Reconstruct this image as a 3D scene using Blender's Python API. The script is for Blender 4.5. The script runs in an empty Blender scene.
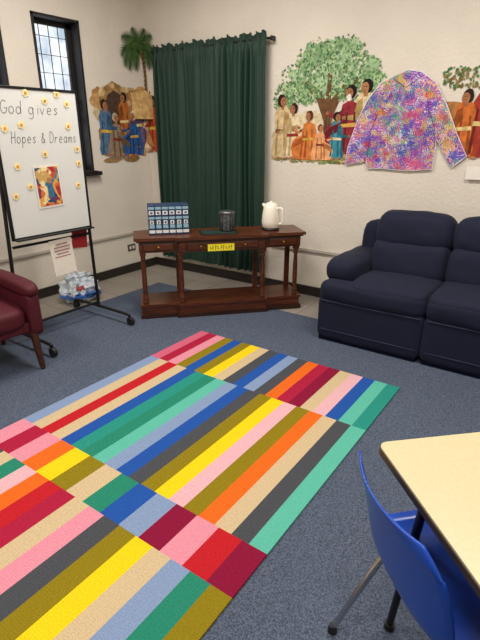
import bpy, bmesh, math, random
from mathutils import Vector, Matrix, Euler, noise
random.seed(7)
scene=bpy.context.scene
try:
    scene.view_settings.view_transform='Standard'
except Exception: pass
D=math.radians

# ---------------------------------------------------------------- materials
def lin(c):
    if isinstance(c,str):
        c=[int(c[i:i+2],16)/255 for i in (0,2,4)]
    return tuple((x/12.92 if x<=.04045 else ((x+.055)/1.055)**2.4) for x in c[:3])+(1,)
_m={}
def mat(name,col='808080',rough=.7,metal=0,spec=.5,nscale=0,nvar=0,bump=0,bscale=None,sheen=0,coat=0,stretch=None,emit=0,detail=3,obj=True):
    if name in _m: return _m[name]
    m=bpy.data.materials.new(name);m.use_nodes=True
    nt=m.node_tree;n=nt.nodes;L=nt.links
    b=n['Principled BSDF'];c=lin(col)
    b.inputs['Base Color'].default_value=c
    b.inputs['Roughness'].default_value=rough
    b.inputs['Metallic'].default_value=metal
    b.inputs['Specular IOR Level'].default_value=spec
    if sheen: b.inputs['Sheen Weight'].default_value=sheen
    if coat: b.inputs['Coat Weight'].default_value=coat
    if nvar or bump:
        tc=n.new('ShaderNodeTexCoord');mp=n.new('ShaderNodeMapping')
        L.new(tc.outputs['Object'],mp.inputs[0])
        if stretch: mp.inputs['Scale'].default_value=stretch
        if nvar:
            t=n.new('ShaderNodeTexNoise');t.inputs['Scale'].default_value=nscale;t.inputs['Detail'].default_value=detail
            L.new(mp.outputs[0],t.inputs['Vector'])
            r=n.new('ShaderNodeValToRGB')
            r.color_ramp.elements[0].position=.3;r.color_ramp.elements[1].position=.7
            r.color_ramp.elements[0].color=tuple(x*(1-nvar) for x in c[:3])+(1,)
            r.color_ramp.elements[1].color=tuple(min(1,x*(1+nvar)) for x in c[:3])+(1,)
            L.new(t.outputs['Fac'],r.inputs[0]);L.new(r.outputs[0],b.inputs['Base Color'])
        if bump:
            t2=n.new('ShaderNodeTexNoise');t2.inputs['Scale'].default_value=bscale or nscale;t2.inputs['Detail'].default_value=4
            L.new(mp.outputs[0],t2.inputs['Vector'])
            bp=n.new('ShaderNodeBump');bp.inputs['Strength'].default_value=bump;bp.inputs['Distance'].default_value=.01
            L.new(t2.outputs['Fac'],bp.inputs['Height']);L.new(bp.outputs[0],b.inputs['Normal'])
    _m[name]=m;return m

def wood(name,c1,c2,rough=.35):
    m=bpy.data.materials.new(name);m.use_nodes=True
    nt=m.node_tree;n=nt.nodes;L=nt.links;b=n['Principled BSDF']
    tc=n.new('ShaderNodeTexCoord');mp=n.new('ShaderNodeMapping');mp.inputs['Scale'].default_value=(1.5,14,14)
    t=n.new('ShaderNodeTexNoise');t.inputs['Scale'].default_value=3;t.inputs['Detail'].default_value=6;t.inputs['Distortion'].default_value=.6
    r=n.new('ShaderNodeValToRGB');r.color_ramp.elements[0].position=.3;r.color_ramp.elements[1].position=.72
    r.color_ramp.elements[0].color=lin(c1);r.color_ramp.elements[1].color=lin(c2)
    L.new(tc.outputs['Object'],mp.inputs[0]);L.new(mp.outputs[0],t.inputs['Vector']);L.new(t.outputs['Fac'],r.inputs[0]);L.new(r.outputs[0],b.inputs['Base Color'])
    b.inputs['Roughness'].default_value=rough
    return m

# ---------------------------------------------------------------- mesh builder
class MB:
    def __init__(s): s.bm=bmesh.new();s.mats=[]
    def mi(s,m):
        if m not in s.mats: s.mats.append(m)
        return s.mats.index(m)
    def add(s,vs,fs,m,M=None,smooth=False):
        k=s.mi(m);bv=[s.bm.verts.new((M@Vector(v)) if M else Vector(v)) for v in vs]
        for f in fs:
            try:
                q=s.bm.faces.new([bv[i] for i in f]);q.material_index=k;q.smooth=smooth
            except ValueError: pass
    def _merge(s,t,m,M,smooth):
        t.verts.index_update()
        s.add([v.co.copy() for v in t.verts],[[v.index for v in f.verts] for f in t.faces],m,M,smooth);t.free()
    def box(s,c,sz,m,rot=(0,0,0),bev=0,seg=2):
        t=bmesh.new();bmesh.ops.create_cube(t,size=1)
        for v in t.verts: v.co=Vector((v.co.x*sz[0],v.co.y*sz[1],v.co.z*sz[2]))
        if bev: bmesh.ops.bevel(t,geom=t.edges[:],offset=bev,segments=seg,affect='EDGES',profile=.5)
        s._merge(t,m,Matrix.Translation(c)@Euler(rot).to_matrix().to_4x4(),False)
    def puff(s,c,sz,m,rot=(0,0,0),k=6,n=9,fn=None,smooth=True,wr=0):
        ks=k if isinstance(k,tuple) else (k,k,k);km=min(ks)
        t=bmesh.new();bmesh.ops.create_cube(t,size=2)
        bmesh.ops.subdivide_edges(t,edges=t.edges[:],cuts=n,use_grid_fill=True)
        for v in t.verts:
            p=Vector([math.sin(a*math.pi/2)*.6+a*.4 for a in v.co]);
            q=(abs(p.x)**ks[0]+abs(p.y)**ks[1]+abs(p.z)**ks[2])**(1/km)
            p=Vector((p.x/q**(km/ks[0]),p.y/q**(km/ks[1]),p.z/q**(km/ks[2])))
            if fn: p=fn(p)
            v.co=Vector((p.x*sz[0]/2,p.y*sz[1]/2,p.z*sz[2]/2))
            if wr:
                w_=v.co+Vector(c);d=noise.noise_vector(w_*5)*wr+noise.noise_vector(w_*13+Vector((5,2,1)))*wr*.5
                d.x*=.3;v.co+=d
        s._merge(t,m,Matrix.Translation(c)@Euler(rot).to_matrix().to_4x4(),smooth)
    def cyl(s,p0,p1,r0,m,r1=None,seg=16,smooth=True):
        r1=r0 if r1 is None else r1
        p0=Vector(p0);p1=Vector(p1);d=(p1-p0).normalized()
        u=d.orthogonal().normalized();w=d.cross(u)
        vs=[];
        for p,r in((p0,r0),(p1,r1)):
            for i in range(seg):
                a=2*math.pi*i/seg;vs.append(p+u*math.cos(a)*r+w*math.sin(a)*r)
        s.add(vs,[[i,(i+1)%seg,seg+(i+1)%seg,seg+i] for i in range(seg)],m,None,smooth)
        s.add(vs[:seg],[list(range(seg))],m);s.add(vs[seg:],[list(range(seg))],m)
    def lathe(s,prof,c,m,seg=20,M=None,smooth=True):
        vs=[];fs=[]
        for r,z in prof:
            for i in range(seg):
                a=2*math.pi*i/seg;vs.append(Vector((c[0]+r*math.cos(a),c[1]+r*math.sin(a),c[2]+z)))
        for j in range(len(prof)-1):
            for i in range(seg):
                fs.append([j*seg+i,j*seg+(i+1)%seg,(j+1)*seg+(i+1)%seg,(j+1)*seg+i])
        fs.append(list(range(seg))[::-1]);fs.append([(len(prof)-1)*seg+i for i in range(seg)])
        s.add(vs,fs,m,M,smooth)
    def tube(s,pts,r,m,seg=10,sm=True):
        P=[Vector(p) for p in pts]
        if sm and len(P)>2:
            Q=[]
            for i in range(len(P)-1):
                a=P[max(i-1,0)];b=P[i];c=P[i+1];d=P[min(i+2,len(P)-1)]
                for k in range(6):
                    t=k/6;Q.append(.5*((2*b)+(c-a)*t+(2*a-5*b+4*c-d)*t*t+(3*b-a-3*c+d)*t**3))
            Q.append(P[-1]);P=Q
        n=len(P);vs=[];fs=[];u=None
        for i in range(n):
            d=(P[min(i+1,n-1)]-P[max(i-1,0)]).normalized()
            if u is None: u=d.orthogonal().normalized()
            u=(u-d*u.dot(d)).normalized();w=d.cross(u)
            for j in range(seg):
                a=2*math.pi*j/seg;vs.append(P[i]+u*math.cos(a)*r+w*math.sin(a)*r)
        for i in range(n-1):
            for j in range(seg): fs.append([i*seg+j,i*seg+(j+1)%seg,(i+1)*seg+(j+1)%seg,(i+1)*seg+j])
        s.add(vs,fs,m,None,True)
        s.add(vs[:seg],[list(range(seg))],m);s.add(vs[-seg:],[list(range(seg))],m)
    def prism(s,pts,z0,z1,m,M=None):
        n=len(pts);vs=[(x,y,z0) for x,y in pts]+[(x,y,z1) for x,y in pts]
        s.add(vs,[list(range(n))[::-1],list(range(n,2*n))]+[[i,(i+1)%n,n+(i+1)%n,n+i] for i in range(n)],m,M)
    def done(s,name,loc=(0,0,0),rz=0,recalc=True,tri=False):
        if recalc: bmesh.ops.recalc_face_normals(s.bm,faces=s.bm.faces[:])
        me=bpy.data.meshes.new(name);s.bm.to_mesh(me);s.bm.free()
        for m in s.mats: me.materials.append(m)
        o=bpy.data.objects.new(name,me);scene.collection.objects.link(o)
        o.location=loc;o.rotation_euler=(0,0,rz);return o

# ---------------------------------------------------------------- base materials
M_wall=mat('wall_plaster','ddd4c7',.75,nscale=2.5,nvar=.04,bump=.38,bscale=36)
M_ceil=mat('ceiling_paint','dddad4',.8,nscale=2,nvar=.02)
M_base=mat('baseboard_dark','2a2320',.4,nscale=10,nvar=.2)
M_rail=mat('rail_paint','b9b1a6',.5,nscale=10,nvar=.05)
M_black=mat('black_metal','17171a',.4,metal=.3,nscale=30,nvar=.1)
M_rubber=mat('black_rubber','121214',.6,nscale=30,nvar=.1)
M_chrome=mat('chrome','c0c0c2',.2,metal=1,nscale=30,nvar=.03)
M_winf=mat('window_frame_dark','1d1a1b',.5,nscale=20,nvar=.15)

# carpet
def carpet_mat():
    m=bpy.data.materials.new('carpet');m.use_nodes=True
    nt=m.node_tree;n=nt.nodes;L=nt.links;b=n['Principled BSDF'];b.inputs['Roughness'].default_value=.95;b.inputs['Specular IOR Level'].default_value=.1
    tc=n.new('ShaderNodeTexCoord')
    a=n.new('ShaderNodeTexNoise');a.inputs['Scale'].default_value=170;a.inputs['Detail'].default_value=3
    c=n.new('ShaderNodeTexNoise');c.inputs['Scale'].default_value=1.3;c.inputs['Detail'].default_value=4
    L.new(tc.outputs['Object'],a.inputs['Vector']);L.new(tc.outputs['Object'],c.inputs['Vector'])
    r=n.new('ShaderNodeValToRGB');e=r.color_ramp.elements;e[0].position=.3;e[1].position=.7
    e[0].color=lin('333b49');e[1].color=lin('667083')
    L.new(a.outputs['Fac'],r.inputs[0])
    r2=n.new('ShaderNodeValToRGB');r2.color_ramp.elements[0].color=(.82,.82,.84,1);r2.color_ramp.elements[1].color=(1.1,1.1,1.1,1)
    L.new(c.outputs['Fac'],r2.inputs[0])
    mx=n.new('ShaderNodeMixRGB');mx.blend_type='MULTIPLY';mx.inputs[0].default_value=1
    L.new(r.outputs[0],mx.inputs[1]);L.new(r2.outputs[0],mx.inputs[2]);L.new(mx.outputs[0],b.inputs['Base Color'])
    bp=n.new('ShaderNodeBump');bp.inputs['Strength'].default_value=.5;bp.inputs['Distance'].default_value=.006
    L.new(a.outputs['Fac'],bp.inputs['Height']);L.new(bp.outputs[0],b.inputs['Normal'])
    return m
M_carpet=carpet_mat()
def tile_mat():
    m=bpy.data.materials.new('border_tile');m.use_nodes=True
    nt=m.node_tree;n=nt.nodes;L=nt.links;b=n['Principled BSDF'];b.inputs['Roughness'].default_value=.45
    tc=n.new('ShaderNodeTexCoord');br=n.new('ShaderNodeTexBrick');br.offset=0
    L.new(tc.outputs['Object'],br.inputs['Vector'])
    br.inputs['Color1'].default_value=lin('978f85');br.inputs['Color2'].default_value=lin('8b847b');br.inputs['Mortar'].default_value=lin('6c655d')
    br.inputs['Scale'].default_value=1;br.inputs['Brick Width'].default_value=.3;br.inputs['Row Height'].default_value=.3;br.inputs['Mortar Size'].default_value=.004
    L.new(br.outputs[0],b.inputs['Base Color']);return m
M_tile=tile_mat()

# ---------------------------------------------------------------- room shell
RX,RY,H=6.6,-6.6,3.3
b=MB();b.box((RX/2,RY/2,-.1),(RX+.4,-RY+.4,.2),M_tile);b.done('floor')
b=MB();b.box(((RX+.58)/2,(RY-.56)/2,.002),(RX-.66,-RY-.64,.004),M_carpet);b.done('carpet')
b=MB();b.box((RX/2,RY/2,H+.1),(RX+.4,-RY+.4,.2),M_ceil);b.done('ceiling')
b=MB();b.box((RX/2,.1,H/2),(RX+.4,.2,H),M_wall);b.done('wall_back')
b=MB();b.box((RX+.1,RY/2,H/2),(.2,-RY,H),M_wall);b.done('wall_right')
b=MB();b.box((RX/2,RY-.1,H/2),(RX+.4,.2,H),M_wall);b.done('wall_front')
wins=[(-2.22,-1.69),(-1.38,-.86)];Z0,Z1=1.2,2.62
b=MB()
def seg(y0,y1,z0,z1): b.box((-.1,(y0+y1)/2,(z0+z1)/2),(.2,y1-y0,z1-z0),M_wall)
seg(RY,wins[0][0],0,H);seg(wins[0][1],wins[1][0],0,H);seg(wins[1][1],0,0,H)
for w in wins: seg(w[0],w[1],0,Z0);seg(w[0],w[1],Z1,H)
b.done('wall_left')
# window units
M_glass=bpy.data.materials.new('leaded_glass');M_glass.use_nodes=True
nt=M_glass.node_tree;n=nt.nodes;L=nt.links;n.clear()
o_=n.new('ShaderNodeOutputMaterial');gl=n.new('ShaderNodeBsdfTransparent');mx2=n.new('ShaderNodeMixShader');gs=n.new('ShaderNodeBsdfGlossy');gs.inputs['Roughness'].default_value=.1
nz=n.new('ShaderNodeTexNoise');nz.inputs['Scale'].default_value=5
tc=n.new('ShaderNodeTexCoord');L.new(tc.outputs['Object'],nz.inputs['Vector'])
rp=n.new('ShaderNodeValToRGB');rp.color_ramp.elements[0].position=.35;rp.color_ramp.elements[1].position=.6;rp.color_ramp.elements[0].color=lin('b4bec8');rp.color_ramp.elements[1].color=lin('faf8f4');L.new(nz.outputs['Fac'],rp.inputs[0])
L.new(rp.outputs[0],gl.inputs[0])
mx2.inputs[0].default_value=.05;L.new(gl.outputs[0],mx2.inputs[1]);L.new(gs.outputs[0],mx2.inputs[2]);L.new(mx2.outputs[0],o_.inputs[0])
for i,w in enumerate(wins):
    b=MB();yc=(w[0]+w[1])/2;wd=w[1]-w[0];zc=(Z0+Z1)/2;ht=Z1-Z0
    for yy in (w[0]+.012,w[1]-.012): b.box((-.085,yy,zc),(.19,.024,ht),M_winf)
    b.box((-.085,yc,Z1-.012),(.19,wd,.024),M_winf)
    b.box((-.06,yc,Z0+.01),(.26,wd,.03),M_winf)
    b.box((.025,yc,Z0-.005),(.09,wd+.12,.04),M_winf,bev=.006)
    x=-.13
    for yy in (w[0]+.045,w[1]-.045): b.box((x,yy,zc),(.03,.042,ht-.04),M_winf)
    for zz in (Z0+.05,Z1-.045,Z0+.52): b.box((x,yc,zz),(.03,wd-.05,.04),M_winf)
    for k in range(1,4): b.box((x,w[0]+.05+(wd-.1)*k/4,zc),(.006,.006,ht-.06),M_winf)
    nr=9
    for k in range(1,nr): b.box((x,yc,Z0+ht*k/nr),(.006,wd-.06,.005),M_winf)
    b.add([(x-.008,w[0]+.03,Z0+.03),(x-.008,w[1]-.03,Z0+.03),(x-.008,w[1]-.03,Z1-.03),(x-.008,w[0]+.03,Z1-.03)],[[0,1,2,3]],M_glass)
    b.cyl((x+.02,w[1]-.05,Z0+.7),(x+.05,w[1]-.05,Z0+.7),.01,M_black);b.cyl((x+.05,w[1]-.05,Z0+.72),(x+.05,w[1]-.05,Z0+.6),.007,M_black)
    b.done('window_%d'%(i+1))
# trims
b=MB();b.box((RX/2,-.012,.05),(RX,.024,.1),M_base,bev=.004);b.done('baseboard_back')
b=MB();b.box((.012,RY/2,.05),(.024,-RY-.05,.1),M_base,bev=.004);b.done('baseboard_left')
b=MB();b.box((.012,RY/2,.47),(.02,-RY-.05,.03),M_rail,bev=.004);b.done('trim_1')
b=MB();b.box(((1.75+RX)/2,-.012,.48),(RX-1.75,.02,.03),M_rail,bev=.004);b.done('trim_2')
b=MB();mo=mat('outlet_plastic','4a443c',.4,nscale=30,nvar=.05);b.box((.006,-.42,.3),(.012,.12,.075),mo,bev=.003)
for yy in(-.445,-.395): b.box((.013,yy,.3),(.003,.03,.04),mat('outlet_face','e2dccf',.4,nscale=30,nvar=.03),bev=.001)
b.done('wall_outlet')

# ---------------------------------------------------------------- rug
cols=dict(pk='da8a9c',lp='dcaab2',rd='b82029',mr='841638',cr='a61f3d',og='dd6620',yl='e6c81a',ol='887618',bg='c8b18c',gy='484a50',bl='2451a0',lb='7f93b6',tl='2a8a7c',gn='288068',mt='5ab29e',rs='c8607a')
def rugm(k):
    nm='rug_'+k
    if nm in _m:return _m[nm]
    m=mat(nm,cols[k],.95,spec=.1,nscale=150,nvar=.12)
    nt=m.node_tree;n=nt.nodes;L=nt.links
    tc=n.new('ShaderNodeTexCoord');w=n.new('ShaderNodeTexWave');w.bands_direction='Y';w.inputs['Scale'].default_value=30;w.inputs['Distortion'].default_value=.8;w.inputs['Detail'].default_value=1
    L.new(tc.outputs['Object'],w.inputs['Vector'])
    bp=n.new('ShaderNodeBump');bp.inputs['Strength'].default_value=.5;bp.inputs['Distance'].default_value=.005
    L.new(w.outputs['Fac'],bp.inputs['Height']);L.new(bp.outputs[0],n['Principled BSDF'].inputs['Normal'])
    return m
bands=[(-1.455,-2.06,'rs cr pk ol bl ol yl bg gy bl lb gy og cr mr bg lp bl mt tl'.split()),
 (-2.06,-3.12,'lb bg rd bg bl tl gn mt lb bl gy ol yl lp ol og bg gy mt'.split()),
 (-3.12,-3.36,'pk cr pk og yl ol bg gn bl lb mr pk rd mr'.split()),
 (-3.36,-4.42,'pk gy bg gn lp og rd cr bg pk gy ol yl bg lb gn ol'.split())]
X0,X1=1.95,3.665
b=MB()
for (ya,yb,cs) in bands:
    n_=len(cs)
    for i,k in enumerate(cs):
        xa=X0+(X1-X0)*i/n_;xb=X0+(X1-X0)*(i+1)/n_
        b.box(((xa+xb)/2,(ya+yb)/2,.009),(xb-xa,ya-yb,.009),rugm(k))
b.done('striped_rug')

# ---------------------------------------------------------------- curtain
mc=mat('curtain_green','0b3022',.65,nscale=60,nvar=.12,sheen=.05)
b=MB();NX,NZ=280,44;vs=[];fs=[]
for j in range(NZ+1):
    tz=j/NZ;z=.17+(2.47-.17)*tz
    for i in range(NX+1):
        s=i/NX;x=.21+1.49*s
        amp=.024+.016*math.sin(s*9+1)+.008*math.sin(s*31)
        ph=s*2*math.pi*19+2.0*math.sin(s*13)+1.1*math.sin(s*37)
        top=max(0,(tz-.9)/.1)
        y=-.095+amp*math.sin(ph)*(1-.25*tz)*(1-.5*top)+.012*math.sin(s*23+tz*2)+.012*top*math.sin(s*2*math.pi*46)
        xx=x+.008*math.sin(tz*7+s*30)
        zz=z+(.012*math.sin(s*110)+.01*math.sin(s*47) if j==NZ else 0)
        if .955<tz<.985: y=-.08+(y+.09)*.45
        vs.append((xx,y,zz))
for j in range(NZ):
    for i in range(NX): fs.append([j*(NX+1)+i,j*(NX+1)+i+1,(j+1)*(NX+1)+i+1,(j+1)*(NX+1)+i])
b.add(vs,fs,mc,None,True)
b.cyl((.19,-.07,2.42),(1.74,-.07,2.42),.011,M_black)
for x in(.2,1.73): b.box((x,-.035,2.42),(.015,.07,.04),M_black)
b.done('green_curtain',recalc=False)

# ---------------------------------------------------------------- murals
def pm(h): return mat('paint_'+h,h,.8,spec=.2,nscale=22,nvar=.28,detail=4)
class Mural(MB):
    def __init__(s,wrap): super().__init__();s.wrap=wrap
    def mp(s,u,z,off):
        if s.wrap and u<0: return Vector((off,u,z))
        return Vector((max(u,off if s.wrap else 0),-off,z))
    def poly(s,pts,h,lay,m=None):
        off=.003+lay*.0008+random.random()*.0007
        s.add([s.mp(u,z,off) for u,z in pts],[list(range(len(pts)))],m or pm(h))
    def ell(s,u,z,a,c,h,lay,rot=0,n=12,jit=0):
        P=[]
        for i in range(n):
            t=2*math.pi*i/n;k=1+random.uniform(-jit,jit)
            x=a*math.cos(t)*k;y=c*math.sin(t)*k
            P.append((u+x*math.cos(rot)-y*math.sin(rot),z+x*math.sin(rot)+y*math.cos(rot)))
        s.poly(P,h,lay)
    def fig(s,x,z,h,robe,dk,skin,hair,trim,seated=False,f=1,lay=4,beard=False):
        if seated:
            P=[(-.25,0),(-.3,.15),(-.22,.45),(-.14,.72),(0,.78),(.12,.72),(.16,.5),(.36,.42),(.42,.25),(.36,.0)]
        else:
            P=[(-.17,0),(-.2,.1),(-.14,.42),(-.16,.68),(-.1,.8),(.06,.82),(.14,.74),(.15,.5),(.13,.4),(.2,.1),(.18,0)]
        s.poly([(x+f*a*h,z+c*h) for a,c in P],robe,lay)
        for a0,a1 in((-.1,-.14),(.02,.04),(.1,.14)):
            s.poly([(x+f*a0*h,z+.62*h),(x+f*(a0+.03)*h,z+.6*h),(x+f*(a1+.05)*h,z+.04*h),(x+f*(a1)*h,z+.03*h)],dk,lay+1)
        if seated:
            s.poly([(x+f*a*h,z+c*h) for a,c in [(.05,.5),(.3,.4),(.4,.3),(.36,.24),(.1,.36)]],dk,lay+1)
            s.ell(x+f*.4*h,z+.03*h,.06*h,.025*h,skin,lay+2)
            s.poly([(x+f*a*h,z+c*h) for a,c in [(.0,.68),(.08,.66),(.26,.52),(.36,.58),(.35,.62),(.24,.58),(.08,.58)]],robe,lay+2)
            s.ell(x+f*.37*h,z+.6*h,.03*h,.025*h,skin,lay+3)
        else:
            s.poly([(x+f*a*h,z+c*h) for a,c in [(.04,.74),(.12,.7),(.16,.52),(.3,.5),(.3,.45),(.1,.44),(.03,.6)]],dk,lay+2)
            s.ell(x+f*.32*h,z+.48*h,.03*h,.025*h,skin,lay+3)
            for q in(-.07,.08): s.ell(x+f*(q+.02)*h,z-.005*h,.05*h,.02*h,skin,lay+2)
        s.poly([(x+f*a*h,z+c*h) for a,c in [(-.12,.46),(.13,.44),(.13,.39),(-.13,.4)]],trim,lay+2)
        hz=z+.88*h
        s.poly([(x-.03*h,hz-.12*h),(x+.03*h,hz-.12*h),(x+.03*h,hz),(x-.03*h,hz)],skin,lay+2)
        s.ell(x-f*.015*h,hz+.015*h,.085*h,.1*h,hair,lay+2,jit=.08)
        s.ell(x+f*.018*h,hz-.005*h,.06*h,.075*h,skin,lay+3)
        s.ell(x+f*.035*h,hz+.012*h,.009*h,.007*h,'231a18',lay+4,n=6)
        s.ell(x+f*.0*h,hz+.012*h,.009*h,.007*h,'231a18',lay+4,n=6)
        s.ell(x+f*.022*h,hz-.035*h,.018*h,.006*h,'8e3b30',lay+4,n=6)
        if beard: s.ell(x+f*.02*h,hz-.065*h,.045*h,.045*h,'e4dccf',lay+4,jit=.15)
g=Mural(False)
Rr=random.uniform
for i in range(34):
    g.ell(Rr(1.84,2.7),Rr(1.45,1.72),Rr(.1,.15),Rr(.06,.1),random.choice(['d8c8a8','d4c29c','dccdb0','cfbd98']),0,jit=.12)
for i in range(30):
    g.ell(Rr(1.8,2.66),Rr(1.36,1.42),Rr(.07,.12),Rr(.02,.035),random.choice(['b59a6a','a58a5a','c8ae7c','8f9a5c']),1,jit=.15)
for i in range(24):
    g.ell(Rr(3.3,4.5),Rr(1.45,1.75),Rr(.1,.16),Rr(.08,.12),random.choice(['c79a68','b5875a','d0b184','a87444']),0,jit=.12)
g.poly([(2.24,1.42),(2.29,1.5),(2.28,1.7),(2.2,1.88),(2.06,2.02),(2.1,2.05),(2.24,1.95),(2.29,1.88),(2.3,2.1),(2.34,2.1),(2.34,1.88),(2.45,2.0),(2.58,2.06),(2.6,2.02),(2.42,1.86),(2.36,1.72),(2.37,1.5),(2.42,1.42)],'6b4a30',2)
for k in range(7):
    x=2.3+.012*k;g.poly([(x-.005,1.45),(x,1.45),(x+.003,1.75),(x-.001,1.75)],random.choice(['3f2b1c','8d6b48']),3)
lobes=[(1.88,1.93,.13,.11),(2.0,2.08,.17,.14),(2.2,2.22,.2,.15),(2.42,2.24,.2,.13),(2.6,2.1,.18,.13),(2.72,2.0,.12,.09),(2.3,2.04,.22,.13),(1.84,1.86,.08,.07),(2.5,1.96,.14,.09),(2.08,1.93,.14,.08)]
for (x,z,a,c) in lobes:
    for k in range(9): g.ell(x+Rr(-.6,.6)*a,z+Rr(-.6,.6)*c,a*Rr(.25,.45),c*Rr(.3,.5),random.choice(['8aa67c','98b48a','a9c09a']),2,jit=.25)
    for k in range(150):
        t=Rr(0,6.28);r=math.sqrt(random.random())*1.12
        g.ell(x+a*r*math.cos(t),z+c*r*math.sin(t),Rr(.008,.018),Rr(.005,.011),random.choice(['56794f','60865a','7aa068','93b37c','486c46','b2c893','688e60']),3+random.random()*2,rot=Rr(0,3),n=5)
g.fig(1.84,1.37,.58,'cdb48a','a98a58','9c6a48','2c1d16','7a4a2c',f=1,lay=5)
g.fig(1.96,1.37,.5,'d9c8a4','b39b6c','a06e4c','3a2419','8e2f28',f=-1,lay=6)
g.fig(2.13,1.36,.44,'d07a3c','a5522a','a97450','5a2f1c','c8a040',seated=True,f=-1,lay=7)
g.fig(2.26,1.36,.32,'e0a070','b8703e','a97450','7a3a20','7a2c26',seated=True,f=1,lay=8)
g.fig(2.42,1.38,.4,'3f8c9c','2a6474','9c6a48','2c1d16','d8c8a0',f=1,lay=7)
g.fig(2.53,1.42,.58,'8c2c34','5e1c24','9c6a48','1e1614','d0a050',seated=True,f=-1,lay=6,beard=True)
g.fig(2.67,1.44,.6,'d8c49a','a89058','a97450','1e1614','3f6c8c',f=-1,lay=5)
g.fig(3.5,1.42,.5,'c46a30','8e4820','9c6a48','2c1d16','d8c080',f=-1,lay=6)
g.fig(3.64,1.42,.58,'9c3a2c','6a241c','a97450','1e1614','d8c080',f=1,lay=5)
g.fig(3.8,1.4,.5,'3f6c8c','2a4a64','a97450','1e1614','d8c080',f=-1,lay=6)
g.fig(4.0,1.4,.55,'c9a24a','93722c','a97450','1e1614','6a241c',f=1,lay=6)
for k in range(420): g.ell(Rr(3.3,4.3),Rr(1.92,2.08),Rr(.008,.02),Rr(.006,.012),random.choice(['3f6b3c','557f4a','8a7a4a','7a5a34']),4+random.random(),rot=Rr(0,3),n=5)
for k in range(90): g.ell(Rr(1.76,2.7),Rr(1.33,1.39),Rr(.01,.03),Rr(.004,.01),random.choice(['5e7a44','7f9450','8a6c40']),3,rot=Rr(-.3,.3),n=6)
g.done('wall_mural.001',recalc=False)
# left mural (wraps the corner)
g=Mural(True)
for i in range(60):
    g.ell(Rr(-.72,.14),Rr(1.42,2.02),Rr(.07,.11),Rr(.07,.12),random.choice(['c9a878','b98f5c','d2b88c','a87c4c','c6b08c']),0,jit=.12)
g.poly([(-.7,1.4),(-.7,1.9),(-.64,2.04),(-.5,2.12),(-.34,2.06),(-.26,1.92),(-.26,1.4)],'a37f52',1)
g.poly([(-.64,1.4),(-.64,1.86),(-.58,1.98),(-.49,2.03),(-.38,1.98),(-.32,1.86),(-.32,1.4)],'4c3a2c',2)
for k in range(9):
    a=math.pi*k/8;g.poly([(-.48+.18*math.cos(a),1.88+.17*math.sin(a)),(-.48+.23*math.cos(a),1.88+.22*math.sin(a)),(-.48+.23*math.cos(a+.3),1.88+.22*math.sin(a+.3)),(-.48+.18*math.cos(a+.3),1.88+.17*math.sin(a+.3))],['c2a070','8a6840'][k%2],3)
g.poly([(-.24,1.75),(-.24,2.02),(-.02,2.06),(.1,2.0),(.1,1.75)],'c8a26a',1)
for k in range(8): g.poly([(-.23+k*.04,1.9),(-.21+k*.04,1.9),(-.21+k*.04,2.05),(-.23+k*.04,2.04)],'7c5430',2)
g.fig(-.64,1.38,.56,'4f6d8c','34506c','9c6a48','2c1d16','c8a040',f=1,lay=5)
g.fig(-.5,1.33,.48,'8f7a64','66543c','a97450','b9a890','7a2c26',seated=True,f=1,lay=7)
g.fig(-.37,1.5,.52,'b0642c','7c441c','9c6a48','2c1d16','d8c080',f=-1,lay=5)
g.fig(-.24,1.36,.48,'2f5a94','1e3c6a','a97450','e4dccf','c8a040',seated=True,f=-1,lay=7)
g.fig(-.12,1.45,.56,'6a5a7c','4a3c5c','9c6a48','3a2419','d8c080',f=-1,lay=5)
g.fig(.1,1.4,.6,'c8502c','8e341c','9c6a48','2c1d16','e0b040',f=-1,lay=5)
g.ell(-.3,1.33,.12,.04,'8a6a40',6,jit=.1);g.ell(-.58,1.32,.12,.03,'9c7c50',4,jit=.2)
for k in range(5): g.ell(-.36+k*.03,1.36,.015,.015,['b8322c','d8a030','6a8c3c','b8322c','d86a2c'][k],8,n=8)
g.poly([(-.03,1.95),(.035,1.95),(.03,2.2),(.0,2.42),(-.06,2.5),(-.1,2.48),(-.04,2.36),(-.02,2.2)],'7a5a38',4)
for k in range(11):
    z=1.97+k*.045;g.poly([(-.03+(-.0 if k<8 else -.02),z),(.032,z+.012),(.032,z+.02),(-.03,z+.01)],'4a3420',5)
def frond(ang,ln,droop,c1,c2,lay):
    x,z=-.07,2.49;P=[(x,z)];a=ang
    N=12
    for k in range(N):
        x+=math.cos(a)*ln/N;z+=math.sin(a)*ln/N;a+=(-droop/N if math.cos(ang)>=0 else droop/N);P.append((x,z))
    for k in range(1,N+1):
        (xa,za),(xb,zb)=P[k-1],P[k];d=math.atan2(zb-za,xb-xa);w=.078*math.sin(math.pi*(k+1.5)/(N+3))+.01
        for sgn in(1,-1):
            e=d+sgn*.95
            tip=(xb+w*math.cos(e),zb+w*math.sin(e)-.02)
            g.poly([(xa,za),(xb,zb),tip],random.choice([c1,c2]),lay)
for (an,ln,dr) in [(100,.2,.6),(60,.26,1.3),(30,.3,1.8),(5,.32,1.7),(-25,.28,1.0),(130,.28,1.3),(155,.33,1.8),(180,.34,1.6),(208,.3,1.0),(240,.24,.5),(80,.22,.8)]:
    frond(D(an),ln,dr,'4c6b34','2f4a26',6+random.random()*2)
g.done('wall_mural',recalc=False)

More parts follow.
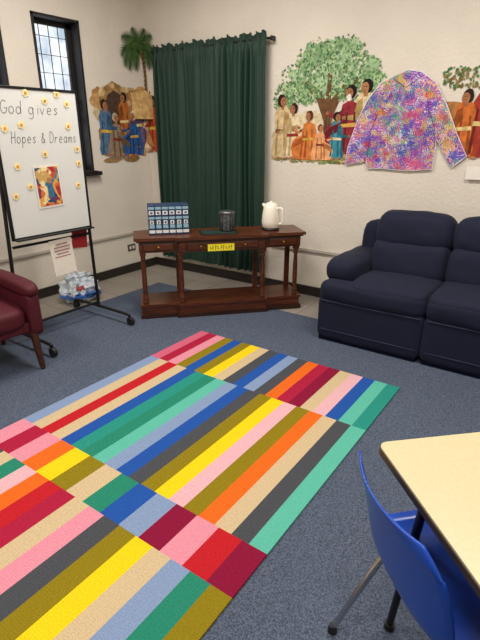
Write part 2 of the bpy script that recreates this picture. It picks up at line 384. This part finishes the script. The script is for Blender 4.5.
# scribbled paper coat
def scribble():
    m=bpy.data.materials.new('crayon_scribble');m.use_nodes=True
    nt=m.node_tree;n=nt.nodes;L=nt.links;b=n['Principled BSDF'];b.inputs['Roughness'].default_value=.8
    tc=n.new('ShaderNodeTexCoord');prev=None
    cs=['3f62cc','e05aa0','e08a30','5532b0','cc3044','30a0a0','9040c0','ecb828','2c4cc0','c83a90','50b060','6434a8']
    for i,c in enumerate(cs):
        mp=n.new('ShaderNodeMapping');mp.inputs['Rotation'].default_value=(0,i*1.27+.3,0);mp.inputs['Location'].default_value=(i*3.1,i*1.7,i*2.3)
        L.new(tc.outputs['Object'],mp.inputs[0])
        w=n.new('ShaderNodeTexWave');w.inputs['Scale'].default_value=9+2.3*(i%5);w.inputs['Distortion'].default_value=14;w.inputs['Detail'].default_value=2.5;w.inputs['Detail Scale'].default_value=1.3+.3*(i%3)
        L.new(mp.outputs[0],w.inputs['Vector'])
        k=n.new('ShaderNodeTexNoise');k.inputs['Scale'].default_value=4.5;k.inputs['Detail'].default_value=1;L.new(mp.outputs[0],k.inputs['Vector'])
        r1=n.new('ShaderNodeValToRGB');r1.color_ramp.elements[0].position=.62;r1.color_ramp.elements[1].position=.78;L.new(w.outputs['Fac'],r1.inputs[0])
        r2=n.new('ShaderNodeValToRGB');r2.color_ramp.elements[0].position=.49;r2.color_ramp.elements[1].position=.55;L.new(k.outputs['Fac'],r2.inputs[0])
        ml=n.new('ShaderNodeMath');ml.operation='MULTIPLY';L.new(r1.outputs[0],ml.inputs[0]);L.new(r2.outputs[0],ml.inputs[1])
        ml2=n.new('ShaderNodeMath');ml2.operation='MULTIPLY';L.new(ml.outputs[0],ml2.inputs[0]);ml2.inputs[1].default_value=.82
        mx=n.new('ShaderNodeMixRGB');L.new(ml2.outputs[0],mx.inputs[0]);mx.inputs[2].default_value=lin(c)
        if prev: L.new(prev.outputs[0],mx.inputs[1])
        else: mx.inputs[1].default_value=lin('ddd2e0')
        prev=mx
    L.new(prev.outputs[0],b.inputs['Base Color']);return m
g=Mural(False)
coat=[(2.535,1.33),(2.55,1.48),(2.62,1.7),(2.70,1.87),(2.80,1.99),(2.915,2.04),(3.02,2.075),(3.13,2.055),(3.25,1.97),(3.365,1.79),(3.46,1.6),(3.56,1.43),(3.46,1.34),(3.38,1.45),(3.31,1.56),(3.31,1.32),(3.1,1.30),(2.9,1.31),(2.74,1.31),(2.73,1.42),(2.71,1.36)]
ms=scribble()
g.poly([(3.0+(x-3.0)*1.015,1.66+(z-1.66)*1.02) for x,z in coat],'e4dce0',22)
g.poly(coat,'x',25,m=ms)
def inside(x,z):
    c=False;j=len(coat)-1
    for i in range(len(coat)):
        xi,zi=coat[i];xj,zj=coat[j]
        if (zi>z)!=(zj>z) and x<(xj-xi)*(z-zi)/(zj-zi)+xi: c=not c
        j=i
    return c
sm_={h:mat('crayon_'+h,h,.7,nscale=40,nvar=.15) for h in ['3458c4','d24892','e08a30','5c34ac','cc3040','2f98a0','9a44bc','e8c040','3a4cb8','e6dce2']}
for q in range(380):
    x,z=Rr(2.55,3.54),Rr(1.33,2.05)
    if not inside(x,z): continue
    a=Rr(0,3.14);ln=Rr(.03,.075);sp=Rr(.006,.01);m_=sm_[random.choice(list(sm_))];off=.003+.0008*26+random.random()*.002
    pts=[]
    for k in range(7):
        t=(k-3)*sp;e=ln*(1 if k%2 else -1)*.5
        px,pz=x+math.cos(a)*e-math.sin(a)*t,z+math.sin(a)*e+math.cos(a)*t
        pts.append((px,pz))
    if not all(inside(*p) for p in pts): continue
    for (p,r_) in zip(pts[:-1],pts[1:]):
        d=Vector((r_[0]-p[0],r_[1]-p[1])).normalized()*.0014
        g.add([(p[0]-d.y,-off,p[1]+d.x),(p[0]+d.y,-off,p[1]-d.x),(r_[0]+d.y,-off,r_[1]-d.x),(r_[0]-d.y,-off,r_[1]+d.x)],[[0,1,2,3]],m_)
for P in ([(2.74,1.4),(2.75,1.62),(2.8,1.75)],[(3.31,1.5),(3.28,1.66),(3.22,1.78)],[(2.9,2.02),(3.02,1.95),(3.14,2.03)]):
    for (a,c) in zip(P[:-1],P[1:]):
        d=Vector((c[0]-a[0],c[1]-a[1])).normalized()*.002
        g.poly([(a[0]-d.y,a[1]+d.x),(a[0]+d.y,a[1]-d.x),(c[0]+d.y,c[1]-d.x),(c[0]-d.y,c[1]+d.x)],'5a3a78',30)
g.done('paper_coat',recalc=False)
b=MB();b.box((3.66,-.026,1.3),(.16,.003,.1),mat('taped_paper','e9e4da',.7,nscale=30,nvar=.03));b.done('taped_note')

# ---------------------------------------------------------------- console table
W1=wood('console_wood','3a1a0e','663319',.32);W2=wood('console_wood_dark','230f08','3c1d0f',.4)
CA=D(47);CC=Vector((1.71,-.87,0))
def cpt(s,d,z): # console local -> world
    return Vector((CC.x+s*math.cos(CA)-d*math.sin(CA),CC.y+s*math.sin(CA)+d*math.cos(CA),z))
b=MB();L2=.76
b.prism([(-L2-.02,.21),(-L2-.02,-.18),(-.42,-.18),(-.42,-.215),(.42,-.215),(.42,-.18),(L2+.02,-.18),(L2+.02,.21)],.725,.75,W1)
b.prism([(-L2,.2),(-L2,-.165),(-.4,-.165),(-.4,-.2),(.4,-.2),(.4,-.165),(L2,-.165),(L2,.2)],.71,.726,W2)
b.prism([(-L2+.02,.19),(-L2+.02,-.15),(-.39,-.15),(-.39,-.185),(.39,-.185),(.39,-.15),(L2-.02,-.15),(L2-.02,.19)],.615,.711,W1)
for (x,w,yy) in ((-.57,.28,-.152),(0,.66,-.187),(.57,.28,-.152)):
    b.box((x,yy,.663),(w,.012,.07),W2,bev=.003);b.box((x,yy-.006,.663),(w-.02,.01,.056),W1,bev=.003)
    for kx in ((-.2,.2) if w>.5 else (0,)):
        b.lathe([(.005,0),(.006,.008),(.012,.014),(.011,.02),(.002,.023)],(0,0,0),mat('brass_knob','8a6a34',.3,metal=.9,nscale=20,nvar=.1),seg=12,M=Matrix.Translation((x+kx,yy-.01,.663))@Euler((D(90),0,0)).to_matrix().to_4x4())
prof=[(.026,0),(.026,.02),(.018,.03),(.024,.045),(.024,.06),(.017,.07),(.021,.12),(.023,.2),(.021,.3),(.016,.4),(.022,.41),(.022,.425),(.017,.435),(.026,.45),(.026,.46)]
for (x,y) in ((-.71,-.115),(-.38,-.15),(.38,-.15),(.71,-.115)):
    b.box((x,y,.648),(.056,.056,.08),W2,bev=.004)
    b.lathe(prof,(x,y,.135),W1,seg=18);b.box((x,y,.6),(.052,.052,.03),W1,bev=.003)
for x in (-.71,-.38,.38,.71): b.box((x,.16,.37),(.045,.035,.5),W1,bev=.003)
b.prism([(-L2,.2),(-L2,-.165),(-.42,-.165),(-.42,-.2),(.42,-.2),(.42,-.165),(L2,-.165),(L2,.2)],.115,.137,W1)
b.prism([(-L2+.012,.19),(-L2+.012,-.152),(-.41,-.152),(-.41,-.188),(.41,-.188),(.41,-.152),(L2-.012,-.152),(L2-.012,.19)],.035,.116,W1)
b.prism([(-L2-.004,.2),(-L2-.004,-.17),(-.43,-.17),(-.43,-.205),(.43,-.205),(.43,-.17),(L2+.004,-.17),(L2+.004,.2)],.0045,.042,W2)
b.done('console_table',(CC.x,CC.y,0),CA)
b=MB();b.box((0,0,0),(.24,.003,.062),mat('yellow_card','efe02a',.6,nscale=20,nvar=.03))
mk=mat('marker_black','15151a',.6,nscale=30,nvar=.1)
for i,x in enumerate([-.095,-.075,-.05,-.03,0,.02,.045,.07,.09]): b.box((x,-.002,0),(.004,.001,.03+.008*(i%3)),mk);b.box((x+.006,-.002,.008*((i%3)-1)),(.012,.001,.004),mk)
b.done('yellow_sign',cpt(-.02,-.2065,.65),CA)
b=MB();mb=[mat('book_navy','223656',.5,nscale=30,nvar=.1),mat('book_teal','8ab0c4',.5,nscale=80,nvar=.3),mat('book_white','d8dce0',.5,nscale=60,nvar=.15),mat('book_black','14161c',.5,nscale=30,nvar=.1)]
mpg=mat('book_pages','d8d0bc',.8,nscale=40,nvar=.05)
for i in range(6):
    x=-.15+i*.06
    b.box((x,0,.13),(.0585,.17,.26),mb[0],bev=.003);b.box((x,.002,.13),(.048,.171,.25),mpg)
    for k,(z,h,m) in enumerate(((.235,.022,mb[1]),(.195,.034,mb[2]),(.15,.02,mb[1]),(.075,.03,mb[1]),(.03,.026,mb[2]))):
        b.box((x,-.086,z),(.044 if k%2 else .052,.003,h),m)
    b.box((x,-.086,.112),(.034,.003,.034),mb[2]);b.box((x,-.088,.112),(.012,.002,.02),mb[3]);b.box((x,-.088,.195),(.02,.002,.014),mb[0])
b.done('book_set',cpt(-.46,.04,.75),CA)
b=MB();b.box((0,0,.005),(.34,.2,.01),mat('tray_black','16181a',.35,nscale=20,nvar=.1),bev=.003);b.box((0,0,.0115),(.3,.16,.003),mat('tray_green','20332c',.5,nscale=20,nvar=.1));b.done('serving_tray',cpt(-.02,-.06,.75),CA)
mgr=mat('canister_glass','5f6668',.3,metal=.4,nscale=40,nvar=.6)
b=MB();b.lathe([(.062,0),(.066,.006),(.066,.15),(.064,.156)],(0,0,0),mgr,seg=28)
b.lathe([(.069,.0),(.07,.012),(.066,.018)],(0,0,0),M_black,seg=28);b.lathe([(.068,.15),(.07,.155),(.07,.172),(.06,.178),(.03,.182)],(0,0,0),mat('lid_metal','6d6f72',.35,metal=.8,nscale=30,nvar=.1),seg=28)
for i in range(12):
    a=i*math.pi/6;b.box((.067*math.cos(a),.067*math.sin(a),.08),(.004,.005,.135),M_black,rot=(0,0,a))
b.done('candle_lantern',cpt(.07,-.02,.763))
mw=mat('white_plastic','eae2d4',.45,nscale=20,nvar=.02)
b=MB()
b.lathe([(.07,0),(.08,.01),(.085,.06),(.08,.12),(.07,.18),(.055,.22),(.03,.232)],(0,0,.02),mw,seg=28)
b.lathe([(.03,0),(.012,.006),(.012,.012),(.004,.015)],(0,0,.25),mw,seg=20)
b.lathe([(.08,0),(.085,.01),(.075,.022)],(0,0,0),M_black,seg=28)
b.tube([(-.06,0,.2),(-.11,0,.2),(-.12,0,.14),(-.115,0,.07),(-.08,0,.06)],.01,mw)
b.cyl((.05,0,.2),(.085,0,.235),.02,mw,.012)
b.done('electric_kettle',cpt(.49,.0,.75),CA+D(140))

# ---------------------------------------------------------------- sofa
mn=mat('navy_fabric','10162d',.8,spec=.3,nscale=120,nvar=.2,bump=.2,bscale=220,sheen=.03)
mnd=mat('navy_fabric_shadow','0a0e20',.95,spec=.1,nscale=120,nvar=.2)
mpi=mat('navy_piping','1c2340',.8,nscale=100,nvar=.1)
b=MB()
sx=2.81;aw=.24;sw=.6;tot=2*aw+2*sw
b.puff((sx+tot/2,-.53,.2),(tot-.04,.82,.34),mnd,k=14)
b.puff((sx+tot/2,-.2,.49),(tot-.1,.26,.82),mn,k=10,rot=(D(-5),0,0))
seam=sx+tot/2
for i in range(2):
    cx=sx+aw+sw*(i+.5)
    xl,xr=(sx+.005,seam) if i==0 else (seam,sx+tot-.005)
    fc=(xl+xr)/2;fw=xr-xl+.004
    b.puff((fc,-.93,.195),(fw,.17,.35),mn,k=(16,7,9),n=14,wr=.004)
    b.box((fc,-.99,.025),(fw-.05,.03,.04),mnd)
    b.tube([(xl+.04,-1.014,.1),(fc,-1.016,.1),(xr-.03,-1.014,.1)],.004,mpi)
    b.tube([(xl+.03,-1.015,.345),(fc,-1.02,.345),(xr-.02,-1.015,.345)],.005,mpi)
    b.puff((fc,-.93,.42),(fw,.2,.17),mn,k=(12,3.2,3.2),n=16,wr=.009)
    b.puff((cx,-.72,.435),(sw+.01,.6,.2),mn,k=(12,5,4),n=16,wr=.009,fn=lambda p:Vector((p.x,p.y,p.z+(.14*(1-p.x**2)*(1-p.y**2) if p.z>0 else 0))))
    b.puff((cx,-.44,.61),(sw+.008,.3,.34),mn,k=(10,3.2,4),rot=(D(-12),0,0),n=16,wr=.01)
    b.puff((cx,-.36,.845),(sw+.02,.34,.33),mn,k=(6,2.7,3.2),rot=(D(-12),0,0),n=16,wr=.012,fn=lambda p:Vector((p.x*(1-.03*max(0,p.z)),p.y,p.z*(1-.05*p.x**4))))
for i in range(2):
    cx=sx+aw/2 if i==0 else sx+tot-aw/2
    b.puff((cx,-.5,.34),(aw-.02,.76,.5),mn,k=(9,10,9))
    b.puff((cx-(.01 if i==0 else -.01),-.51,.55),(aw+.05,.8,.21),mn,k=(2.8,6,2.8),n=16,wr=.009)
b.done('navy_sofa',(0,0,.006))

# ---------------------------------------------------------------- whiteboard easel
mwb=mat('whiteboard_surface','dadbd8',.22,nscale=3,nvar=.02)
b=MB();bx=.945;y0,y1=-2.425,-1.715;zb,zt=.845,1.9
b.box((bx,(y0+y1)/2,(zb+zt)/2),(.016,y1-y0,zt-zb),mwb)
for yy in (y0,y1): b.box((bx,yy,(zb+zt)/2),(.026,.02,zt-zb+.02),M_black,bev=.003)
for zz in (zb,zt): b.box((bx,(y0+y1)/2,zz),(.026,y1-y0,.02),M_black,bev=.003)
b.box((bx+.03,(y0+y1)/2,zb-.005),(.06,y1-y0,.012),M_black,bev=.003)
for yy,yf in ((y0+.01,y0-.06),(y1,y1+.02)):
    b.cyl((bx-.03,yf,.11),(bx-.03,yy,1.6),.014,M_black)
    b.tube([(bx-.38,yf,.085),(bx-.3,yf,.1),(bx+.3,yf,.1),(bx+.38,yf,.085)],.014,M_black)
    for xx in (bx-.38,bx+.38):
        b.cyl((xx,yf,.095),(xx,yf,.06),.011,M_black)
        b.cyl((xx+.012,yf-.016,.041),(xx+.012,yf+.016,.041),.036,M_rubber,seg=20)
        b.box((xx+.006,yf,.06),(.04,.042,.03),M_black,bev=.005)
b.cyl((bx-.03,y0-.05,.14),(bx-.03,y1+.02,.14),.011,M_black)
b.cyl((bx-.03,y0,.78),(bx-.03,y1,.78),.011,M_black)
fx=bx+.0095
def C_(cx,cy,rx,ry,a0,a1,n=12): return [(cx+rx*math.cos(D(a0+(a1-a0)*i/n)),cy+ry*math.sin(D(a0+(a1-a0)*i/n))) for i in range(n+1)]
G={'G':[C_(.5,.5,.42,.5,50,340)+[(.92,.42),(.55,.42)]],'o':[C_(.45,.27,.32,.27,90,450)],'d':[C_(.4,.27,.3,.27,0,360),[(.72,1),(.72,0)]],
'g':[C_(.4,.27,.3,.27,0,360),[(.72,.5),(.72,-.25),(.5,-.4),(.2,-.32)]],'i':[[(.4,.5),(.4,0)],[(.4,.68),(.42,.72)]],'v':[[(.1,.5),(.4,0),(.7,.5)]],
'e':[[(.12,.28),(.7,.3)]+C_(.42,.27,.3,.27,10,310)],'s':[[(.65,.45),(.4,.54),(.2,.42),(.4,.28),(.62,.15),(.4,0),(.15,.08)]],
'H':[[(.15,1),(.12,0)],[(.8,1),(.78,0)],[(.12,.5),(.8,.52)]],'p':[[(.15,.5),(.15,-.4)],C_(.42,.27,.28,.26,180,-180)],
'&':[[(.85,0),(.25,.62),(.3,.85),(.5,.85),(.5,.65),(.15,.3),(.2,.05),(.5,.0),(.8,.35)]],'D':[[(.15,1),(.15,0)],[(.15,1),(.55,.95),(.85,.6),(.8,.2),(.5,0),(.15,0)]],
'r':[[(.2,.5),(.2,0)],[(.2,.3),(.4,.5),(.65,.46)]],'a':[C_(.4,.27,.3,.27,0,360),[(.7,.52),(.72,0)]],'m':[[(.1,.5),(.1,0)],[(.1,.35),(.3,.52),(.42,.4),(.42,0)],[(.42,.35),(.62,.52),(.78,.4),(.78,0)]]}
mmk=mat('marker_ink','454955',.5,nscale=40,nvar=.15)
def write(txt,s0,t0,adv,hh,wd):
    s=s0
    for ch in txt:
        if ch==' ': s+=adv*.7;continue
        for st in G[ch]:
            for a,c in zip(st[:-1],st[1:]):
                ya,za=y0+s+a[0]*wd+a[1]*hh*.12,zt-t0+a[1]*hh;yb,zc2=y0+s+c[0]*wd+c[1]*hh*.12,zt-t0+c[1]*hh
                d=Vector((yb-ya,zc2-za))
                if d.length<1e-5: continue
                d=d.normalized()*.0018;e=d*.6
                b.add([(fx,ya-e.x-d.y,za-e.y+d.x),(fx,ya-e.x+d.y,za-e.y-d.x),(fx,yb+e.x+d.y,zc2+e.y-d.x),(fx,yb+e.x-d.y,zc2+e.y+d.x)],[[0,1,2,3]],mmk)
        s+=adv*(.6 if ch=='i' else 1)
write('God gives',.055,.17,.058,.085,.058)
write('Hopes & Dreams',.1,.37,.0425,.08,.042)
mpet=mat('petal_yellow','f0dfa6',.7,nscale=40,nvar=.1);mcen=mat('daisy_centre','d88a1e',.7,nscale=40,nvar=.15)
for (s,t) in [(.27,.03),(.42,.075),(.53,.025),(.61,.09),(.2,.245),(.6,.25),(.07,.27),(.66,.42),(.12,.53),(.66,.53),(.2,.68),(.63,.7),(.07,.74),(.36,.45)]:
    for k in range(6):
        a=k*math.pi/3+s*9;cy,cz=y0+s+.017*math.cos(a),zt-t+.017*math.sin(a)
        b.add([(fx+.002+.0003*k,cy+.012*math.cos(q*math.pi/4),cz+.012*math.sin(q*math.pi/4)) for q in range(8)],[list(range(8))],mpet)
    b.cyl((fx+.003,y0+s,zt-t),(fx+.007,y0+s,zt-t),.01,mcen,seg=12)
def poster_mat():
    m=bpy.data.materials.new('poster_print');m.use_nodes=True
    nt=m.node_tree;n=nt.nodes;L=nt.links;bb=n['Principled BSDF'];bb.inputs['Roughness'].default_value=.5
    tc=n.new('ShaderNodeTexCoord');v=n.new('ShaderNodeTexVoronoi');v.inputs['Scale'].default_value=26
    nz=n.new('ShaderNodeTexNoise');nz.inputs['Scale'].default_value=9;nz.inputs['Detail'].default_value=4;L.new(tc.outputs['Object'],nz.inputs['Vector'])
    mx=n.new('ShaderNodeMixRGB');mx.inputs[0].default_value=.15;L.new(tc.outputs['Object'],mx.inputs[1]);L.new(nz.outputs['Color'],mx.inputs[2]);L.new(mx.outputs[0],v.inputs['Vector'])
    r=n.new('ShaderNodeValToRGB');r.color_ramp.interpolation='CONSTANT'
    cs=['c8502c','e0a040','3f7c8c','a83030','e8d8a0','28486c','d87030','7a2c54','c8a060']
    e=r.color_ramp.elements;e[0].color=lin(cs[0]);e[1].position=.12;e[1].color=lin(cs[1])
    for i in range(2,9):
        q=e.new(i*.11);q.color=lin(cs[i])
    sp=n.new('ShaderNodeSeparateColor');L.new(v.outputs['Color'],sp.inputs[0]);L.new(sp.outputs[0],r.inputs[0]);L.new(r.outputs[0],bb.inputs['Base Color']);return m
mpp=mat('poster_paper','e6e0d6',.6,nscale=20,nvar=.03)
py=y0+.355
b.box((fx+.002,py,zt-.69),(.002,.225,.32),mpp,rot=(D(2),0,0));b.box((fx+.0035,py,zt-.69),(.002,.2,.29),poster_mat(),rot=(D(2),0,0))
b.box((fx+.0055,py+.01,zt-.72),(.001,.05,.11),mat('poster_figure','3a6c94',.5,nscale=60,nvar=.5),rot=(D(2),0,0))
b.box((fx+.0065,py+.01,zt-.645),(.001,.035,.04),mat('poster_skin','b07850',.5,nscale=60,nvar=.3),rot=(D(2),0,0))
sy=y0+.385
b.box((bx+.03,sy,zb-.2),(.004,.21,.29),mat('notice_sheet','e2dbce',.7,nscale=20,nvar=.04),rot=(D(2),D(-4),0))
for k in range(9):
    b.box((bx+.0335-.0015,sy,zb-.09-k*.026),(.002,.15 if k%3 else .11,.007),mat('notice_text','9a5a60',.7,nscale=60,nvar=.3),rot=(D(2),D(-4),0))
b.box((bx-.06,y0+.63,zb-.1),(.01,.15,.16),mat('red_folder','a8242c',.6,nscale=20,nvar=.1),rot=(D(-6),0,0))
b.done('whiteboard_easel')

# crumpled carrier bag slumped on the floor
mbag=mat('bag_plastic','c4ccd6',.4,nscale=7,nvar=.22,bump=.5,bscale=14)
mbb=mat('bag_blue','2a5496',.4,nscale=12,nvar=.3);mbr=mat('bag_red','a83a3c',.4,nscale=12,nvar=.3)
b=MB()
def crump(p):
    nn=noise.noise(p*1.8)*.22+noise.noise(p*4.5+Vector((3,1,2)))*.2+noise.noise(p*9)*.08
    q=p*(1+nn)
    if p.z>0: q.x*=1-.3*p.z*p.z;q.y*=1-.45*p.z
    q.z=max(q.z,-.98);return q
b.puff((0,0,.125),(.29,.34,.25),mbag,k=4,n=16,fn=crump,smooth=False)
b.puff((.02,-.01,.085),(.3,.36,.075),mbb,k=(4,3,5),n=12,fn=crump,smooth=False)
b.puff((.045,.06,.17),(.19,.15,.06),mbb,k=(4,3,5),n=8,fn=crump,smooth=False)
b.puff((.07,-.07,.16),(.14,.09,.05),mbr,k=(4,3,5),n=8,fn=crump,smooth=False)
top=[]
for i in range(24):
    a=2*math.pi*i/24;r=1+.18*math.sin(3*a)+.1*math.sin(7*a);top.append((.07*r*math.cos(a),.11*r*math.sin(a)))
vs=[(x*.9,y*.9,.2) for x,y in top]+[(x*1.25,y*1.2,.265+.012*math.sin(i*1.9)) for i,(x,y) in enumerate(top)]
b.add(vs,[[i,(i+1)%24,24+(i+1)%24,24+i] for i in range(24)],mbag)
for s_ in(-1,1): b.tube([(s_*.06,-.06,.25),(s_*.09,-.03,.3),(s_*.09,.03,.3),(s_*.06,.06,.25)],.007,mbag)
b.done('plastic_bag',(.38,-1.5,.0))

# ---------------------------------------------------------------- armchair
mv=mat('burgundy_vinyl','4c131f',.62,spec=.3,nscale=8,nvar=.12,bump=.15,bscale=90);wl=wood('armchair_wood','2e160c','4c2614',.4)
b=MB() # faces +x
b.puff((.03,0,.41),(.58,.5,.16),mv,k=5)
b.box((.0,0,.33),(.56,.5,.08),mv,bev=.015)
b.puff((-.27,0,.62),(.15,.56,.62),mv,k=5,rot=(0,D(-12),0))
for s_ in(-1,1):
    y=s_*.29
    b.puff((.0,y,.42),(.62,.1,.34),mv,k=8)
    b.puff((.0,y,.6),(.66,.13,.1),mv,k=(5,3,3),fn=lambda p:Vector((p.x,p.y,p.z-.5*max(0,p.x-.5)**1.5)))
    for (xx,dx) in((.27,.03),(-.27,-.07)):
        b.cyl((xx,y*.92,.3),(xx+dx,y*.97,0.014),.03,wl,.019,seg=12)
        b.cyl((xx+dx,y*.97,.005),(xx+dx,y*.97,.02),.014,M_rubber,seg=12)
b.done('burgundy_armchair',(1.12,-2.9,0),D(-6))

# ---------------------------------------------------------------- table
TA=D(44.5)
mt=mat('cream_laminate','cdbf97',.35,nscale=80,nvar=.04);me_=mat('table_edge','3b2e22',.5,nscale=30,nvar=.1)
def rrect(w,h,r,n=6):
    P=[]
    for cx,cy,a in((w-r,h-r,0),(r,h-r,90),(r,r,180),(w-r,r,270)):
        for i in range(n+1): P.append((cx+r*math.cos(D(a+90*i/n)),cy+r*math.sin(D(a+90*i/n))))
    return P
TW,TL=.76,1.5
b=MB();T=Matrix.Translation((0,-TL,0))
b.prism(rrect(TW,TL,.03),.715,.735,me_,T)
b.prism([(x*.992+.003,y*.996+.003) for x,y in rrect(TW,TL,.028)],.7351,.74,mt,T)
b.box((TW/2,-TL/2,.69),(TW-.16,TL-.16,.05),M_black)
for (ix,iy) in((0,0),(1,0),(0,1),(1,1)):
    px=.12+ix*(TW-.24);py_=-.06-iy*(TL-.12)
    tx=.1+ix*(TW-.2)
    b.cyl((px,py_-.06*(1 if not iy else -1),.7),(tx,py_,.03),.014,M_black,.012);b.cyl((tx,py_,.03),(tx,py_,.005),.018,M_rubber)
b.done('folding_table',(4.058,-3.16,0),TA)
b=MB();b.box((0,0,.0008),(.22,.28,.0015),mat('paper_sheet','ece8e2',.7,nscale=10,nvar=.02));b.done('paper_sheet',(4.55,-3.49,.74),D(20))

# ---------------------------------------------------------------- blue chair
mbl=mat('blue_plastic','1244ac',.28,nscale=6,nvar=.06)
prof=[(.235,.415),(.225,.44),(.19,.452),(.1,.447),(0,.44),(-.1,.438),(-.165,.445),(-.205,.475),(-.225,.52),(-.24,.58),(-.255,.64),(-.272,.7),(-.29,.755),(-.305,.79)]
wid=[.2,.215,.225,.232,.235,.235,.23,.222,.218,.22,.222,.22,.205,.165]
def cr(a,b_,c,d,t): return .5*((2*b_)+(c-a)*t+(2*a-5*b_+4*c-d)*t*t+(3*b_-a-3*c+d)*t**3)
PP=[];WW=[]
for i in range(len(prof)-1):
    i0,i3=max(i-1,0),min(i+2,len(prof)-1)
    for k in range(4):
        t=k/4;PP.append((cr(prof[i0][0],prof[i][0],prof[i+1][0],prof[i3][0],t),cr(prof[i0][1],prof[i][1],prof[i+1][1],prof[i3][1],t)));WW.append(cr(wid[i0],wid[i],wid[i+1],wid[i3],t))
PP.append(prof[-1]);WW.append(wid[-1])
NU=20;fs=[]
def shell(off):
    out=[]
    n_=len(PP)
    for i,(y,z) in enumerate(PP):
        ya,za=PP[max(i-1,0)];yb,zb_=PP[min(i+1,n_-1)]
        t=Vector((yb-ya,zb_-za)).normalized();nn=Vector((t.y,-t.x))
        if nn.y<0 and i<n_//2: nn=-nn
        if i>=n_//2 and nn.x<0: nn=-nn
        for j in range(NU+1):
            u=-1+2*j/NU
            lift=.03*u**4+.016*u*u
            back=max(0,min(1,(z-.5)/.2))
            lift=lift*(1-back)+back*.042*u*u
            out.append((WW[i]*u, y+nn.x*(lift+off), z+nn.y*(lift+off)-(.0 if i<n_-6 else .012*u*u)))
    return out
A=shell(0);Bv=shell(-.006);n_=len(PP)
def idx(i,j,o): return o+i*(NU+1)+j
for o in(0,len(A)):
    for i in range(n_-1):
        for j in range(NU): fs.append([idx(i,j,o),idx(i,j+1,o),idx(i+1,j+1,o),idx(i+1,j,o)])
o=len(A)
for i in range(n_-1):
    for j in(0,NU): fs.append([idx(i,j,0),idx(i+1,j,0),idx(i+1,j,o),idx(i,j,o)])
for j in range(NU):
    for i in(0,n_-1): fs.append([idx(i,j,0),idx(i,j+1,0),idx(i,j+1,o),idx(i,j,o)])
b=MB();b.add(A+Bv,fs,mbl,None,True)
for s_ in(-1,1):
    b.tube([(s_*.2,.19,.02),(s_*.175,.16,.39),(s_*.15,.13,.425),(s_*.15,-.1,.42),(s_*.175,-.14,.39),(s_*.225,-.27,.02)],.0105,M_chrome)
    for y_ in(.19,-.27):
        xx=s_*(.2 if y_>0 else .225);b.cyl((xx,y_,.005),(xx,y_,.035),.017,M_rubber,.013)
for y_ in(.12,-.09): b.cyl((-.155,y_,.421),(.155,y_,.421),.0095,M_chrome)
b.done('plastic_chair',(4.366,-3.225,0),D(-45))

# ---------------------------------------------------------------- lights
def area(name,loc,sx_,sy_,pw,col=(1,.95,.875)):
    l=bpy.data.lights.new(name,'AREA');l.shape='RECTANGLE';l.size=sx_;l.size_y=sy_;l.energy=pw;l.color=col
    ob=bpy.data.objects.new(name,l);scene.collection.objects.link(ob);ob.location=loc;return ob
mf=mat('fixture_white','e8e8e6',.5,nscale=10,nvar=.02)
k=0
for x in (1.7,4.2):
    for y in (-1.7,-4.4):
        b=MB();b.box((0,0,0),(1.3,.5,.06),mf,bev=.01);b.done('ceiling_light' if k==0 else 'ceiling_light.%03d'%k,(x,y,H-.03))
        area('fluorescent_lamp_%d'%k,(x,y,H-.07),1.2,.4,55);k+=1
w=bpy.data.worlds.new('sky');scene.world=w;w.use_nodes=True
bg=w.node_tree.nodes.get('Background') or w.node_tree.nodes.new('ShaderNodeBackground')
bg.inputs[0].default_value=(.82,.88,.95,1);bg.inputs[1].default_value=1.5

# ---------------------------------------------------------------- camera
cam=bpy.data.cameras.new('camera');cam.lens=36*479/640;cam.sensor_width=36;cam.clip_start=.05
oc=bpy.data.objects.new('camera',cam);scene.collection.objects.link(oc)
oc.location=(4.417,-4.376,1.6);oc.rotation_euler=(D(90)-math.atan(187/479),0,D(35.2));scene.camera=oc
